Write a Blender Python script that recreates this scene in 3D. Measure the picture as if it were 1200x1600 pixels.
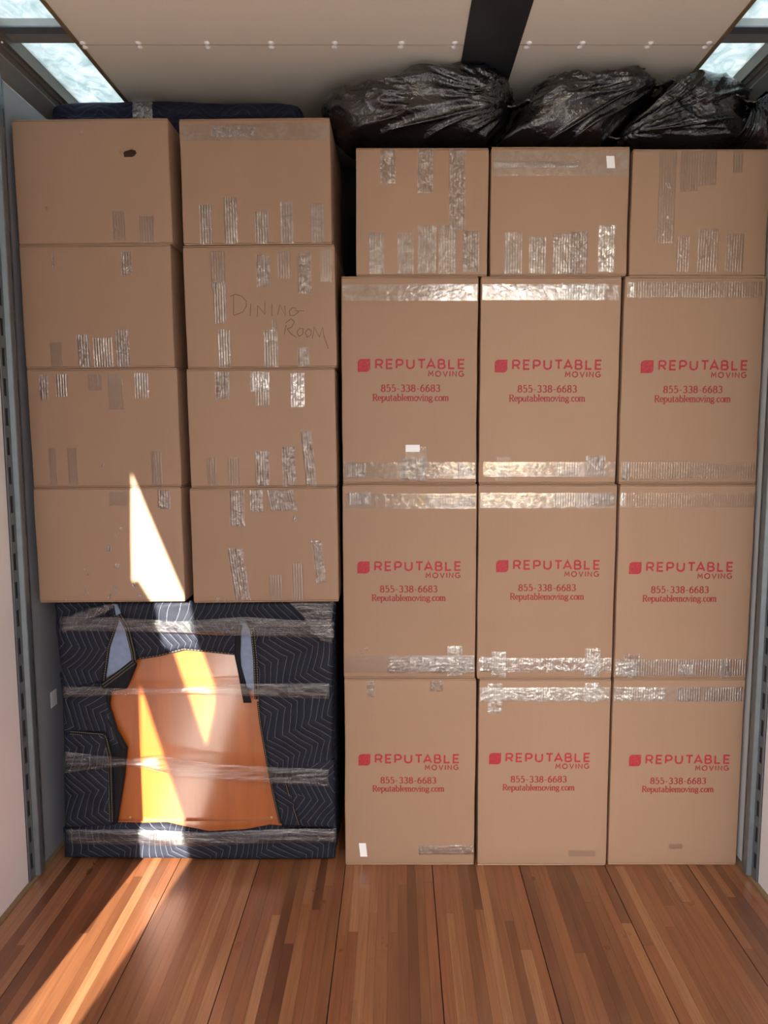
import bpy, bmesh, math, random
from mathutils import Vector, noise

for o in list(bpy.data.objects):
    bpy.data.objects.remove(o, do_unlink=True)
SC = bpy.context.scene
COL = SC.collection
R = math.radians

# ------------------------------------------------------------------ camera
FPX, PITCH, CX, CY, CAM_H, CAM_D = 1170.0, R(6.24), 622.0, 800.0, 1.54, 2.514
cd = bpy.data.cameras.new('camera')
cam = bpy.data.objects.new('camera', cd)
COL.objects.link(cam)
cam.location = (0, -CAM_D, CAM_H)
cam.rotation_euler = (R(90) - PITCH, 0, 0)
cd.sensor_fit = 'VERTICAL'
cd.sensor_height = 24.0
cd.lens = 24.0 * FPX / 1600.0
cd.shift_x = -(CX - 600.0) / 1600.0
cd.clip_start = 0.02
SC.camera = cam

# ------------------------------------------------------------------ light
SUN_AZ, SUN_EL = R(6.5), R(20)
SUN_STRENGTH, SKY_STRENGTH, EXPOSURE = 36.0, 1.0, -0.17
w = bpy.data.worlds.new('sky')
SC.world = w
w.use_nodes = True
nt = w.node_tree
bg = nt.nodes['Background']
sky = nt.nodes.new('ShaderNodeTexSky')
sky.sky_type = 'NISHITA'
sky.sun_disc = False
sky.sun_elevation = R(32)
sky.sun_rotation = R(180) + SUN_AZ
sky.air_density = 1.0
sky.dust_density = 1.5
nt.links.new(sky.outputs[0], bg.inputs[0])
bg.inputs[1].default_value = SKY_STRENGTH
ld = bpy.data.lights.new('sun', 'SUN')
ld.energy = SUN_STRENGTH
ld.angle = R(0.12)
ld.color = (1.0, 0.93, 0.82)
sun = bpy.data.objects.new('sun', ld)
COL.objects.link(sun)
SDIR = Vector((math.sin(SUN_AZ) * math.cos(SUN_EL), math.cos(SUN_AZ) * math.cos(SUN_EL), -math.sin(SUN_EL)))
sun.rotation_euler = SDIR.to_track_quat('-Z', 'Y').to_euler()
sun.location = (-2, -12, 9)
SC.view_settings.view_transform = 'Standard'
SC.view_settings.look = 'None'
SC.view_settings.gamma = 1.0
SC.view_settings.use_curve_mapping = False
SC.view_settings.exposure = EXPOSURE
SC.cycles.max_bounces = 10
SC.cycles.diffuse_bounces = 6
SC.cycles.glossy_bounces = 4
SC.cycles.transparent_max_bounces = 12
SC.cycles.sample_clamp_indirect = 6.0

# ------------------------------------------------------------------ helpers
def ray(x, y):
    u, v = (x - CX) / FPX, (CY - y) / FPX
    c, s = math.cos(PITCH), math.sin(PITCH)
    return u, c + v * s, -s + v * c
def at(x, y, Y=0.0):
    """measured photo point -> (X, Z) on the vertical plane at depth Y"""
    r = ray(x, y)
    t = (Y + CAM_D) / r[1]
    return r[0] * t, CAM_H + r[2] * t

def mesh_obj(name, verts, faces, mat, parent=None, smooth=False, uvs=None, loc=None):
    me = bpy.data.meshes.new(name)
    me.from_pydata([tuple(v) for v in verts], [], faces)
    if uvs is not None:
        ul = me.uv_layers.new(name='UVMap')
        for l in me.loops:
            ul.data[l.index].uv = uvs[l.vertex_index]
    bm = bmesh.new()
    bm.from_mesh(me)
    bmesh.ops.recalc_face_normals(bm, faces=bm.faces)
    bm.to_mesh(me)
    bm.free()
    if smooth:
        for p in me.polygons:
            p.use_smooth = True
    me.materials.append(mat)
    o = bpy.data.objects.new(name, me)
    COL.objects.link(o)
    if parent:
        o.parent = parent
    if loc:
        o.location = loc
    return o
def link_mesh(name, me, parent=None, loc=(0, 0, 0), scale=(1, 1, 1)):
    o = bpy.data.objects.new(name, me)
    COL.objects.link(o)
    o.parent = parent
    o.location = loc
    o.scale = scale
    return o
def empty(name, loc=(0, 0, 0), rot=(0, 0, 0)):
    o = bpy.data.objects.new(name, None)
    COL.objects.link(o)
    o.empty_display_size = 0.05
    o.location = loc
    o.rotation_euler = rot
    return o
def tag(o, label=None, cat=None, group=None, kind=None):
    for k, v in (('label', label), ('category', cat), ('group', group), ('kind', kind)):
        if v:
            o[k] = v
    return o

class MB:
    def __init__(self):
        self.v, self.f = [], []
    def add(self, v, f):
        n = len(self.v)
        self.v += v
        self.f += [tuple(i + n for i in q) for q in f]
        return self
    def box(self, x0, x1, y0, y1, z0, z1):
        v = [(x, y, z) for x in (x0, x1) for y in (y0, y1) for z in (z0, z1)]
        return self.add(v, [(0, 1, 3, 2), (4, 6, 7, 5), (0, 4, 5, 1), (2, 3, 7, 6), (0, 2, 6, 4), (1, 5, 7, 3)])
    def prism_y(self, prof, y0, y1):
        """closed (x,z) profile extruded along Y"""
        n = len(prof)
        v = [(x, y0, z) for x, z in prof] + [(x, y1, z) for x, z in prof]
        f = [(i, (i + 1) % n, n + (i + 1) % n, n + i) for i in range(n)]
        return self.add(v, f + [tuple(range(n))[::-1], tuple(range(n, 2 * n))])
    def prism_z(self, prof, z0, z1):
        n = len(prof)
        v = [(x, y, z0) for x, y in prof] + [(x, y, z1) for x, y in prof]
        f = [(i, (i + 1) % n, n + (i + 1) % n, n + i) for i in range(n)]
        return self.add(v, f + [tuple(range(n))[::-1], tuple(range(n, 2 * n))])
    def dome(self, c, r, h, n=10, axis='z', sgn=1):
        v, f = [], []
        rings = [(1.0, 0.0), (0.95, 0.45), (0.6, 0.85), (0.0, 1.0)]
        for k, (rr, hh) in enumerate(rings):
            for i in range(n):
                a = 2 * math.pi * i / n
                p = (r * rr * math.cos(a), r * rr * math.sin(a), h * hh * sgn)
                if axis == 'y':
                    p = (p[0], p[2], p[1])
                elif axis == 'x':
                    p = (p[2], p[0], p[1])
                v.append((c[0] + p[0], c[1] + p[1], c[2] + p[2]))
            if k:
                f += [((k - 1) * n + i, (k - 1) * n + (i + 1) % n, k * n + (i + 1) % n, k * n + i) for i in range(n)]
        return self.add(v, f)
    def obj(self, name, mat, parent=None, smooth=False):
        return mesh_obj(name, self.v, self.f, mat, parent, smooth)

def rounded_box(sx, sy, sz, r, nx=3, ny=3, nz=3, deform=None):
    """rounded box centred at the origin; each face a grid"""
    def axis(h, n):
        inner = [-(h - r) + 2 * (h - r) * i / n for i in range(n + 1)]
        return [-h, -h + r * 0.35] + inner + [h - r * 0.35, h]
    ax = [axis(sx / 2, nx), axis(sy / 2, ny), axis(sz / 2, nz)]
    hs = (sx / 2, sy / 2, sz / 2)
    idx, verts, faces = {}, [], []
    def vid(p):
        key = tuple(round(c, 6) for c in p)
        if key not in idx:
            q = Vector([max(-h + r, min(h - r, c)) for c, h in zip(p, hs)])
            d = Vector(p) - q
            if d.length > 1e-9:
                q = q + d.normalized() * r
            if deform:
                q = deform(q)
            idx[key] = len(verts)
            verts.append(q)
        return idx[key]
    for a in range(3):
        b, c = (a + 1) % 3, (a + 2) % 3
        for s in (-1, 1):
            for i in range(len(ax[b]) - 1):
                for j in range(len(ax[c]) - 1):
                    q = []
                    for di, dj in ((0, 0), (1, 0), (1, 1), (0, 1)):
                        p = [0, 0, 0]
                        p[a] = s * hs[a]
                        p[b] = ax[b][i + di]
                        p[c] = ax[c][j + dj]
                        q.append(vid(p))
                    faces.append(tuple(q))
    return verts, faces

# ------------------------------------------------------------------ materials
class NT:
    def __init__(self, name):
        self.m = bpy.data.materials.new(name)
        self.m.use_nodes = True
        self.t = self.m.node_tree
        self.b = self.t.nodes['Principled BSDF']
        self.out = self.t.nodes['Material Output']
    def n(self, typ, **kw):
        nd = self.t.nodes.new('ShaderNode' + typ)
        for k, v in kw.items():
            setattr(nd, k, v)
        return nd
    def put(self, sock, v):
        if hasattr(v, 'links') or hasattr(v, 'is_linked'):
            self.t.links.new(v, sock)
        else:
            sock.default_value = v
    def math(self, op, a, b=0.0, c=0.0, clamp=False):
        nd = self.n('Math', operation=op, use_clamp=clamp)
        for s, v in zip(nd.inputs, (a, b, c)):
            self.put(s, v)
        return nd.outputs[0]
    def vmul(self, v, xyz):
        nd = self.n('VectorMath', operation='MULTIPLY')
        self.put(nd.inputs[0], v)
        nd.inputs[1].default_value = xyz
        return nd.outputs[0]
    def vadd(self, v, u):
        nd = self.n('VectorMath', operation='ADD')
        self.put(nd.inputs[0], v)
        self.put(nd.inputs[1], u)
        return nd.outputs[0]
    def noise(self, vec, scale, detail=3.0, rough=0.5, dist=0.0):
        nd = self.n('TexNoise')
        self.put(nd.inputs['Vector'], vec)
        nd.inputs['Scale'].default_value = scale
        nd.inputs['Detail'].default_value = detail
        nd.inputs['Roughness'].default_value = rough
        nd.inputs['Distortion'].default_value = dist
        return nd.outputs[0]
    def ramp(self, fac, stops):
        nd = self.n('ValToRGB')
        e = nd.color_ramp.elements
        while len(e) < len(stops):
            e.new(0.5)
        for k, (p, c) in enumerate(stops):
            e[k].position = p
            e[k].color = (c[0], c[1], c[2], 1) if not isinstance(c, float) else (c, c, c, 1)
        self.put(nd.inputs[0], fac)
        return nd.outputs[0]
    def mix(self, fac, a, b, blend='MIX'):
        nd = self.n('Mix', data_type='RGBA', blend_type=blend)
        self.put(nd.inputs[0], fac)
        for s, v in ((nd.inputs[6], a), (nd.inputs[7], b)):
            self.put(s, v if not isinstance(v, tuple) else (v[0], v[1], v[2], 1))
        return nd.outputs[2]
    def bump(self, h, strength=0.3, dist=0.002, normal=None):
        nd = self.n('Bump')
        nd.inputs['Strength'].default_value = strength
        nd.inputs['Distance'].default_value = dist
        self.put(nd.inputs['Height'], h)
        if normal:
            self.put(nd.inputs['Normal'], normal)
        return nd.outputs[0]
    def set(self, **kw):
        names = dict(color='Base Color', rough='Roughness', metal='Metallic', spec='Specular IOR Level', normal='Normal',
                     coat='Coat Weight', coat_rough='Coat Roughness', sheen='Sheen Weight', sheen_rough='Sheen Roughness', alpha='Alpha')
        for k, v in kw.items():
            if isinstance(v, tuple):
                v = (v[0], v[1], v[2], 1)
            self.put(self.b.inputs[names[k]], v)
        return self
    def pos(self):
        return self.n('NewGeometry').outputs['Position']
    def obj_random(self):
        return self.n('ObjectInfo').outputs['Random']
    def uv(self):
        return self.n('TexCoord').outputs['UV']
    def local(self):
        return self.n('TexCoord').outputs['Object']

def plain(name, color, rough=0.5, metal=0.0, var=0.08, scale=30.0, spec=0.5, bump=0.0):
    k = NT(name)
    p = k.pos()
    nz = k.noise(p, scale, 4)
    c = k.mix(nz, tuple(x * (1 - var) for x in color), tuple(min(1, x * (1 + var)) for x in color))
    k.set(color=c, rough=rough, metal=metal, spec=spec)
    if bump:
        k.set(normal=k.bump(k.noise(p, scale * 6, 3), bump, 0.001))
    return k.m

def m_cardboard():
    k = NT('cardboard')
    p = k.local()
    rnd = k.obj_random()
    big = k.noise(k.vadd(p, k.vmul(k.n('CombineXYZ').outputs[0], (1, 1, 1))), 4.0, 3)
    fib = k.noise(k.vmul(p, (260, 260, 40)), 1.0, 3)
    flute = k.noise(k.vmul(p, (95, 95, 1.5)), 1.0, 1)
    base = k.mix(rnd, (0.335, 0.214, 0.143), (0.378, 0.246, 0.167))
    base = k.mix(k.math('MULTIPLY', big, 0.5), base, (0.285, 0.176, 0.114))
    base = k.mix(k.math('MULTIPLY', fib, 0.16), base, (0.24, 0.14, 0.08))
    base = k.mix(k.math('MULTIPLY', flute, 0.14), base, (0.39, 0.26, 0.18))
    h = k.math('ADD', k.math('MULTIPLY', flute, 0.7), k.math('MULTIPLY', fib, 0.3))
    k.set(color=base, rough=0.62, spec=0.32, normal=k.bump(h, 0.12, 0.0012))
    return k.m

def m_tape(name, body, milk, bump_s, ribs=0.0, rough=0.16, crinkle=60.0, streak=(1, 1), dist=0.0015, gloss=0.06):
    """thin clear film: mostly lets the carton through, with a glossy crinkled skin"""
    k = NT(name)
    uv = k.uv()
    s = k.vmul(uv, (streak[0], streak[1], 1))
    n1 = k.noise(s, crinkle, 5, 0.62, 1.2)
    n2 = k.noise(s, crinkle * 0.28, 3, 0.5, 0.6)
    h = k.math('ADD', k.math('MULTIPLY', n1, 0.6), n2)
    if ribs:
        sep = k.n('SeparateXYZ')
        k.put(sep.inputs[0], uv)
        wv = k.math('SINE', k.math('MULTIPLY', sep.outputs[0], 2 * math.pi / 0.0085))
        h = k.math('ADD', h, k.math('MULTIPLY', wv, k.math('MULTIPLY', n2, ribs)))
    nrm = k.bump(h, bump_s, dist)
    k.set(color=(0.74, 0.66, 0.58), rough=rough, spec=0.7, normal=nrm)
    tr = k.n('BsdfTransparent')
    tr.inputs[0].default_value = (0.98, 0.975, 0.97, 1)
    gl = k.n('BsdfGlossy')
    gl.inputs['Roughness'].default_value = rough
    gl.inputs['Color'].default_value = (1, 1, 1, 1)
    k.put(gl.inputs['Normal'], nrm)
    a = k.n('MixShader')     # film haze
    hz = k.math('MULTIPLY_ADD', k.ramp(n2, [(0.42, 0.0), (0.68, 1.0)]), milk, body, clamp=True)
    k.put(a.inputs[0], hz)
    k.put(a.inputs[1], tr.outputs[0])
    k.put(a.inputs[2], k.b.outputs[0])
    b = k.n('MixShader')     # reflecting skin
    fr = k.n('Fresnel')
    fr.inputs[0].default_value = 1.55
    k.put(fr.inputs[1], nrm)
    lifted = k.ramp(k.noise(s, crinkle * 0.7, 4, 0.6, 1.5), [(0.44, 0.15), (0.60, 1.9)])     # where the film stands off the board
    k.put(b.inputs[0], k.math('MULTIPLY_ADD', fr.outputs[0], 1.3, k.math('MULTIPLY', lifted, gloss), clamp=True))
    k.put(b.inputs[1], a.outputs[0])
    k.put(b.inputs[2], gl.outputs[0])
    k.put(k.out.inputs[0], b.outputs[0])
    return k.m

def m_floor():
    k = NT('laminated_oak')
    p = k.pos()
    geo = k.n('NewGeometry')
    rnd = k.math('FRACT', k.math('ADD', k.obj_random(), k.math('MULTIPLY', geo.outputs['Random Per Island'], 7.31)))
    off = k.n('CombineXYZ')
    k.put(off.inputs[0], k.math('MULTIPLY', rnd, 37.0))
    k.put(off.inputs[1], k.math('MULTIPLY', rnd, 91.0))
    q = k.vadd(p, off.outputs[0])
    g1 = k.noise(k.vmul(q, (130, 3.2, 1)), 1.0, 5, 0.6, 0.4)
    g2 = k.noise(k.vmul(q, (420, 9, 1)), 1.0, 3)
    blot = k.noise(k.vmul(q, (14, 2.2, 1)), 1.0, 3)
    tone = k.ramp(rnd, [(0.0, (0.105, 0.037, 0.017)), (0.22, (0.190, 0.074, 0.032)), (0.45, (0.255, 0.104, 0.044)),
                        (0.62, (0.235, 0.080, 0.034)), (0.82, (0.305, 0.132, 0.058)), (1.0, (0.385, 0.185, 0.086))])
    c = k.mix(k.math('MULTIPLY', k.ramp(g1, [(0.40, 0.0), (0.72, 1.0)]), 0.6), tone, (0.11, 0.034, 0.012))
    c = k.mix(k.math('MULTIPLY', k.ramp(g2, [(0.45, 0.0), (0.8, 1.0)]), 0.3), c, (0.14, 0.05, 0.02))
    c = k.mix(k.math('MULTIPLY', k.ramp(blot, [(0.45, 0.0), (0.75, 1.0)]), 0.35), c, (0.30, 0.125, 0.05))
    knots = k.noise(k.vmul(q, (26, 9, 1)), 1.0, 1)
    c = k.mix(k.ramp(knots, [(0.79, 0.0), (0.82, 0.8)]), c, (0.04, 0.014, 0.008))
    wear = k.noise(k.vmul(p, (5, 3, 1)), 1.0, 4)
    k.set(color=c, rough=k.math('MULTIPLY_ADD', wear, 0.3, 0.17), spec=0.5, coat=0.35, coat_rough=0.18,
          normal=k.bump(k.math('ADD', g1, k.math('MULTIPLY', g2, 0.5)), 0.22, 0.0008))
    return k.m

def m_blanket(name, base=(0.012, 0.014, 0.022), pitch=0.025, period=0.165, amp=0.055, thread=(0.125, 0.135, 0.16)):
    """quilted moving pad: zigzag stitch rows"""
    k = NT(name)
    uv = k.uv()
    wob = k.noise(uv, 5.0, 1)
    sep = k.n('SeparateXYZ')
    k.put(sep.inputs[0], uv)
    u = k.math('ADD', sep.outputs[0], k.math('MULTIPLY', wob, 0.05))
    v = k.math('ADD', sep.outputs[1], k.math('MULTIPLY', wob, 0.07))
    tri = k.math('PINGPONG', u, period / 2)
    t = k.math('ADD', v, k.math('MULTIPLY', tri, amp / (period / 2)))
    fr = k.math('FRACT', k.math('DIVIDE', t, pitch))
    d = k.math('ABSOLUTE', k.math('SUBTRACT', fr, 0.5))
    dash = k.noise(k.vmul(uv, (420, 420, 1)), 1.0, 1)
    line = k.math('MULTIPLY', k.math('LESS_THAN', d, 0.042), k.ramp(dash, [(0.36, 0.15), (0.55, 1.0)]))
    weave = k.noise(k.vmul(uv, (900, 900, 1)), 1.0, 2)
    blot = k.noise(uv, 6.0, 3)
    c = k.mix(weave, tuple(x * 0.7 for x in base), tuple(x * 1.5 for x in base))
    c = k.mix(k.math('MULTIPLY', blot, 0.35), c, (0.02, 0.024, 0.04))
    c = k.mix(line, c, thread)
    puff = k.math('POWER', k.math('MULTIPLY', d, 2.0), 0.5)
    h = k.math('ADD', puff, k.math('MULTIPLY', weave, 0.08))
    k.set(color=c, rough=0.6, spec=0.16, normal=k.bump(h, 0.55, 0.004))
    return k.m

def m_black_bag():
    k = NT('black_bag_plastic')
    p = k.local()
    n1 = k.noise(p, 26, 4, 0.55, 1.2)
    n2 = k.noise(p, 95, 3, 0.55, 1.0)
    patch = k.ramp(k.noise(p, 7, 2), [(0.42, 0.0), (0.60, 1.0)])
    h = k.math('ADD', n1, k.math('MULTIPLY', n2, k.math('MULTIPLY_ADD', patch, 0.40, 0.06)))
    k.set(color=(0.005, 0.005, 0.006), rough=0.17, spec=0.8, coat=0.5, coat_rough=0.12, normal=k.bump(h, 0.7, 0.008))
    k.put(k.b.inputs['Coat Normal'], k.bump(h, 0.8, 0.008))
    return k.m

def m_wood_panel():
    k = NT('orange_veneer')
    p = k.local()
    g = k.noise(k.vmul(p, (34, 1, 2.2)), 1.0, 5, 0.6, 0.5)
    f = k.noise(k.vmul(p, (190, 1, 7)), 1.0, 3)
    c = k.mix(k.ramp(g, [(0.3, 0.0), (0.72, 1.0)]), (0.42, 0.112, 0.016), (0.32, 0.080, 0.012))
    c = k.mix(k.math('MULTIPLY', f, 0.25), c, (0.30, 0.09, 0.016))
    k.set(color=c, rough=0.30, spec=0.9, coat=1.0, coat_rough=0.14, normal=k.bump(f, 0.05, 0.0006))
    return k.m

def m_wall():
    k = NT('white_wall_liner')
    p = k.pos()
    nz = k.noise(p, 2.0, 4)
    sc = k.noise(k.vmul(p, (1, 30, 1.2)), 1.0, 4)
    c = k.mix(nz, (0.70, 0.69, 0.69), (0.77, 0.765, 0.765))
    c = k.mix(k.ramp(sc, [(0.66, 0.0), (0.8, 0.35)]), c, (0.5, 0.48, 0.47))
    k.set(color=c, rough=0.36, spec=0.45, normal=k.bump(k.noise(p, 140, 3), 0.06, 0.001))
    return k.m

def m_ceiling():
    k = NT('cream_ceiling_liner')
    p = k.pos()
    nz = k.noise(p, 1.6, 4)
    lines = k.noise(k.vmul(p, (120, 0.6, 1)), 1.0, 2)
    c = k.mix(nz, (0.85, 0.775, 0.64), (0.89, 0.82, 0.685))
    c = k.mix(k.math('MULTIPLY', lines, 0.15), c, (0.74, 0.65, 0.55))
    k.set(color=c, rough=0.42, spec=0.4)
    return k.m

def m_skylight():
    k = NT('translucent_roof_panel')
    p = k.pos()
    a = k.noise(k.vmul(p, (16, 9, 1)), 1.0, 6, 0.65, 1.5)
    b = k.noise(k.vmul(p, (60, 30, 1)), 1.0, 4, 0.6)
    c = k.mix(k.ramp(a, [(0.36, 0.0), (0.62, 1.0)]), (0.52, 0.58, 0.51), (0.94, 0.90, 0.79))
    c = k.mix(k.math('MULTIPLY', b, 0.5), c, (0.62, 0.67, 0.59))
    tl = k.n('BsdfTranslucent')
    k.put(tl.inputs[0], c)
    k.set(color=(0.55, 0.60, 0.58), rough=0.3)
    ms = k.n('MixShader')
    ms.inputs[0].default_value = 0.15
    k.put(ms.inputs[1], tl.outputs[0])
    k.put(ms.inputs[2], k.b.outputs[0])
    k.put(k.out.inputs[0], ms.outputs[0])
    return k.m

def m_ink(name, color):
    k = NT(name)
    nz = k.noise(k.vmul(k.local(), (240, 240, 120)), 1.0, 3)
    k.set(color=k.mix(k.ramp(nz, [(0.45, 0.0), (0.75, 0.5)]), color, tuple(x * 0.5 + y * 0.5 for x, y in zip(color, (0.4, 0.23, 0.14)))),
          rough=0.55, spec=0.3)
    return k.m

M = dict(
    card=m_cardboard(), floor=m_floor(), wall=m_wall(), ceiling=m_ceiling(), skylight=m_skylight(),
    bag=m_black_bag(), veneer=m_wood_panel(),
    blanket=m_blanket('quilted_navy_pad'), blanket_top=m_blanket('folded_navy_pad', (0.010, 0.013, 0.032), thread=(0.05, 0.055, 0.10)),
    hem=plain('black_binding', (0.010, 0.010, 0.013), 0.6, var=0.4, scale=200, spec=0.15),
    stitch=plain('tan_stitch', (0.30, 0.25, 0.16), 0.7),
    lining=plain('pale_blue_lining', (0.20, 0.25, 0.37), 0.8, var=0.2, scale=60, bump=0.4),
    steel=plain('galvanised_steel', (0.20, 0.235, 0.26), 0.42, 0.7, var=0.2, scale=25),
    dark=plain('near_black', (0.012, 0.013, 0.015), 0.8),
    alu=plain('aluminium_rail', (0.42, 0.42, 0.41), 0.45, 0.7, var=0.12, scale=20),
    brown=plain('brown_rail', (0.16, 0.135, 0.105), 0.5, 0.3, var=0.15, scale=20),
    brass=plain('gold_edge_trim', (0.22, 0.15, 0.075), 0.5, 0.2, var=0.2, scale=40),
    strip=plain('dark_roof_strip', (0.030, 0.031, 0.033), 0.4, 0.0, var=0.5, scale=8),
    rivet=plain('white_rivet', (0.92, 0.90, 0.86), 0.3),
    label=plain('white_paper_label', (0.82, 0.83, 0.85), 0.55, var=0.03),
    ink=m_ink('red_ink', (0.36, 0.022, 0.040)), ink2=m_ink('dark_red_ink', (0.27, 0.026, 0.030)),
    pen=plain('pencil_mark', (0.15, 0.085, 0.055), 0.6, var=0.5, scale=300),
    hole=plain('hole_shade', (0.03, 0.016, 0.009), 0.9),
    screw=plain('brass_screw', (0.55, 0.38, 0.16), 0.35, 0.8),
    concrete=plain('yard_concrete', (0.64, 0.60, 0.54), 0.85, var=0.25, scale=1.2),
    liner=plain('grey_wall_liner', (0.27, 0.285, 0.31), 0.4, var=0.08, scale=3),
    seam=plain('tan_seam', (0.42, 0.36, 0.29), 0.6),
    brick=plain('blocker_brick', (0.36, 0.22, 0.15), 0.85, var=0.25, scale=4),
    timber=plain('blocker_timber', (0.16, 0.12, 0.09), 0.8, var=0.3, scale=6),
    dark_wrap=plain('dark_wrap', (0.014, 0.015, 0.018), 0.75, var=0.4, scale=12),
)
TAPE = dict(
    smooth=m_tape('tape_smooth', 0.05, 0.10, 0.5, 0.0, 0.12, 45, dist=0.002, gloss=0.05),
    ribbed=m_tape('tape_ribbed', 0.05, 0.10, 0.9, 0.8, 0.10, 70, dist=0.002, gloss=0.10),
    crinkled=m_tape('tape_crinkled', 0.02, 0.06, 1.0, 0.2, 0.07, 80, dist=0.006, gloss=0.13),
    faint=m_tape('tape_faint', 0.015, 0.03, 0.7, 0.5, 0.16, 70, gloss=0.0),
    bright=m_tape('tape_bright', 0.10, 0.16, 1.0, 0.15, 0.09, 60, dist=0.004, gloss=0.24),
    stretch=m_tape('stretch_film', 0.008, 0.03, 1.0, 0.0, 0.07, 80, (0.10, 1.6), 0.006, gloss=0.05),
)

# ================================================================== the truck body
XL, XR, YB, YF, ZC = -1.256, 1.224, 2.1, -2.9, 2.72      # left/right wall, nose, rear opening, ceiling

# floor: sub-floor slab, eight boards, glued strips
fl = MB().box(XL, XR, YF, YB, -0.06, -0.022).obj('floor', M['dark'])
tag(fl, 'laminated oak truck floor of narrow glued strips', 'floor', kind='structure')
rng = random.Random(7)
seams = [XL + 0.012, -0.985 + 0.0, -0.785, -0.497, -0.187, 0.121, 0.43, 0.735, 1.03, XR - 0.012]
seams[1] = -1.085
strip_me = bpy.data.meshes.new('strip')
_t = MB().box(0, 1, 0, 1, -0.02, 0)
strip_me.from_pydata(_t.v, [], _t.f)
_b = bmesh.new(); _b.from_mesh(strip_me); bmesh.ops.recalc_face_normals(_b, faces=_b.faces); _b.to_mesh(strip_me); _b.free()
strip_me.materials.append(M['floor'])
field = MB()
YN, YE = -0.86, 0.10           # the stretch of floor in view
for bi in range(len(seams) - 1):
    x0, x1 = seams[bi] + 0.0013, seams[bi + 1] - 0.0013
    board = MB().box(x0, x1, YF, YB, -0.022, -0.0195).obj('floor_board', M['floor'], fl)
    n = max(1, round((x1 - x0) / 0.0315))
    cuts = [x0 + (x1 - x0) * i / n + (rng.uniform(-0.003, 0.003) if 0 < i < n else 0) for i in range(n + 1)]
    for i in range(n):
        a, b = cuts[i] + 0.0002, cuts[i + 1] - 0.0002
        y = YN - rng.uniform(0, 0.15)
        field.box(a, b, YF, y - 0.0003, -0.02, 0)
        while y < YE:
            e = y + rng.uniform(0.45, 1.4)
            link_mesh('strip', strip_me, board, (a, y, 0), (b - a, e - y - 0.0004, 1))
            y = e
        field.box(a, b, y, YB, -0.02, 0)
fo = field.obj('floor_strips', M['floor'], fl)
fo['kind'] = 'stuff'

# walls
wl = MB().box(XL - 0.04, XL, YF, YB, -0.06, 2.76).obj('wall_left', M['wall'])
tag(wl, 'white panelled left wall of the truck', 'wall', kind='structure')
wr = MB().box(XR, XR + 0.04, YF, YB, -0.06, 2.76).obj('wall_right', M['wall'])
tag(wr, 'white panelled right wall of the truck', 'wall', kind='structure')
wb = MB().box(XL - 0.04, XR + 0.04, YB, YB + 0.04, -0.06, 2.76).obj('wall_back', M['wall'])
tag(wb, 'white nose wall behind the load', 'wall', kind='structure')
for nm, sx, X in (('baseboard_left', 1, XL), ('baseboard_right', -1, XR)):
    bb = MB().prism_y([(X, 0.0), (X + sx * 0.013, 0.0), (X + sx * 0.012, 0.006), (X, 0.012)], YF, YB).obj(nm, M['brass'])
    tag(bb, 'thin tan edge strip between floor and %s wall' % nm.split('_')[1], 'trim', kind='structure')
# paper label stuck on the left wall liner beside the wrapped cabinet
MB().box(XL, XL + 0.0012, -0.008, YB, 0.012, ZC - 0.08).obj('grey_liner', M['liner'], wl)
MB().box(XL + 0.0012, XL + 0.0022, 0.100, 0.147, 0.540, 0.598).obj('paper_label', M['label'], wl)

# ceiling liner panels, dark strip, rivets
SEAM = -0.064
ce = MB().box(-1.0, 1.0, YF, YB, ZC + 0.02, ZC + 0.05).obj('ceiling', M['dark'])
tag(ce, 'cream ceiling liner with a dark centre strip and riveted seam', 'ceiling', kind='structure')
for x0, x1 in ((-0.985, 0.215), (0.365, 0.985)):
    for y0, y1 in ((YF, SEAM - 0.002), (SEAM + 0.002, 1.15), (1.152, YB)):
        MB().box(x0, x1, y0, y1, ZC + (0.0 if y1 < 0 else 0.001), ZC + 0.02).obj('ceiling_panel', M['ceiling'], ce)
for x0, x1 in ((-0.985, 0.203), (0.374, 0.985)):
    MB().box(x0, x1, SEAM - 0.0012, SEAM + 0.0012, ZC - 0.0006, ZC + 0.004).obj('seam_strip', M['seam'], ce)
MB().box(0.203, 0.374, YF, YB, ZC - 0.003, ZC + 0.02).obj('centre_strip', M['strip'], ce)
rv = MB().dome((0, 0, 0), 0.010, 0.006, 10, 'z', -1)
rv_me = mesh_obj('rivet', rv.v, rv.f, M['rivet'], ce, True)
rv_first = True
for x in (130, 217, 323, 423, 522, 626, 709, 824, 907, 1013, 1104):
    for dy in (-0.013, 0.013):
        r = ray(x, 70)
        X = r[0] * (ZC - CAM_H) / r[2] + (0.003 if dy < 0 else 0.0)
        if rv_first:
            rv_me.location = (X, SEAM + dy, ZC)
            rv_first = False
        else:
            link_mesh('rivet', rv_me.data, ce, (X, SEAM + dy, ZC))

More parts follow.
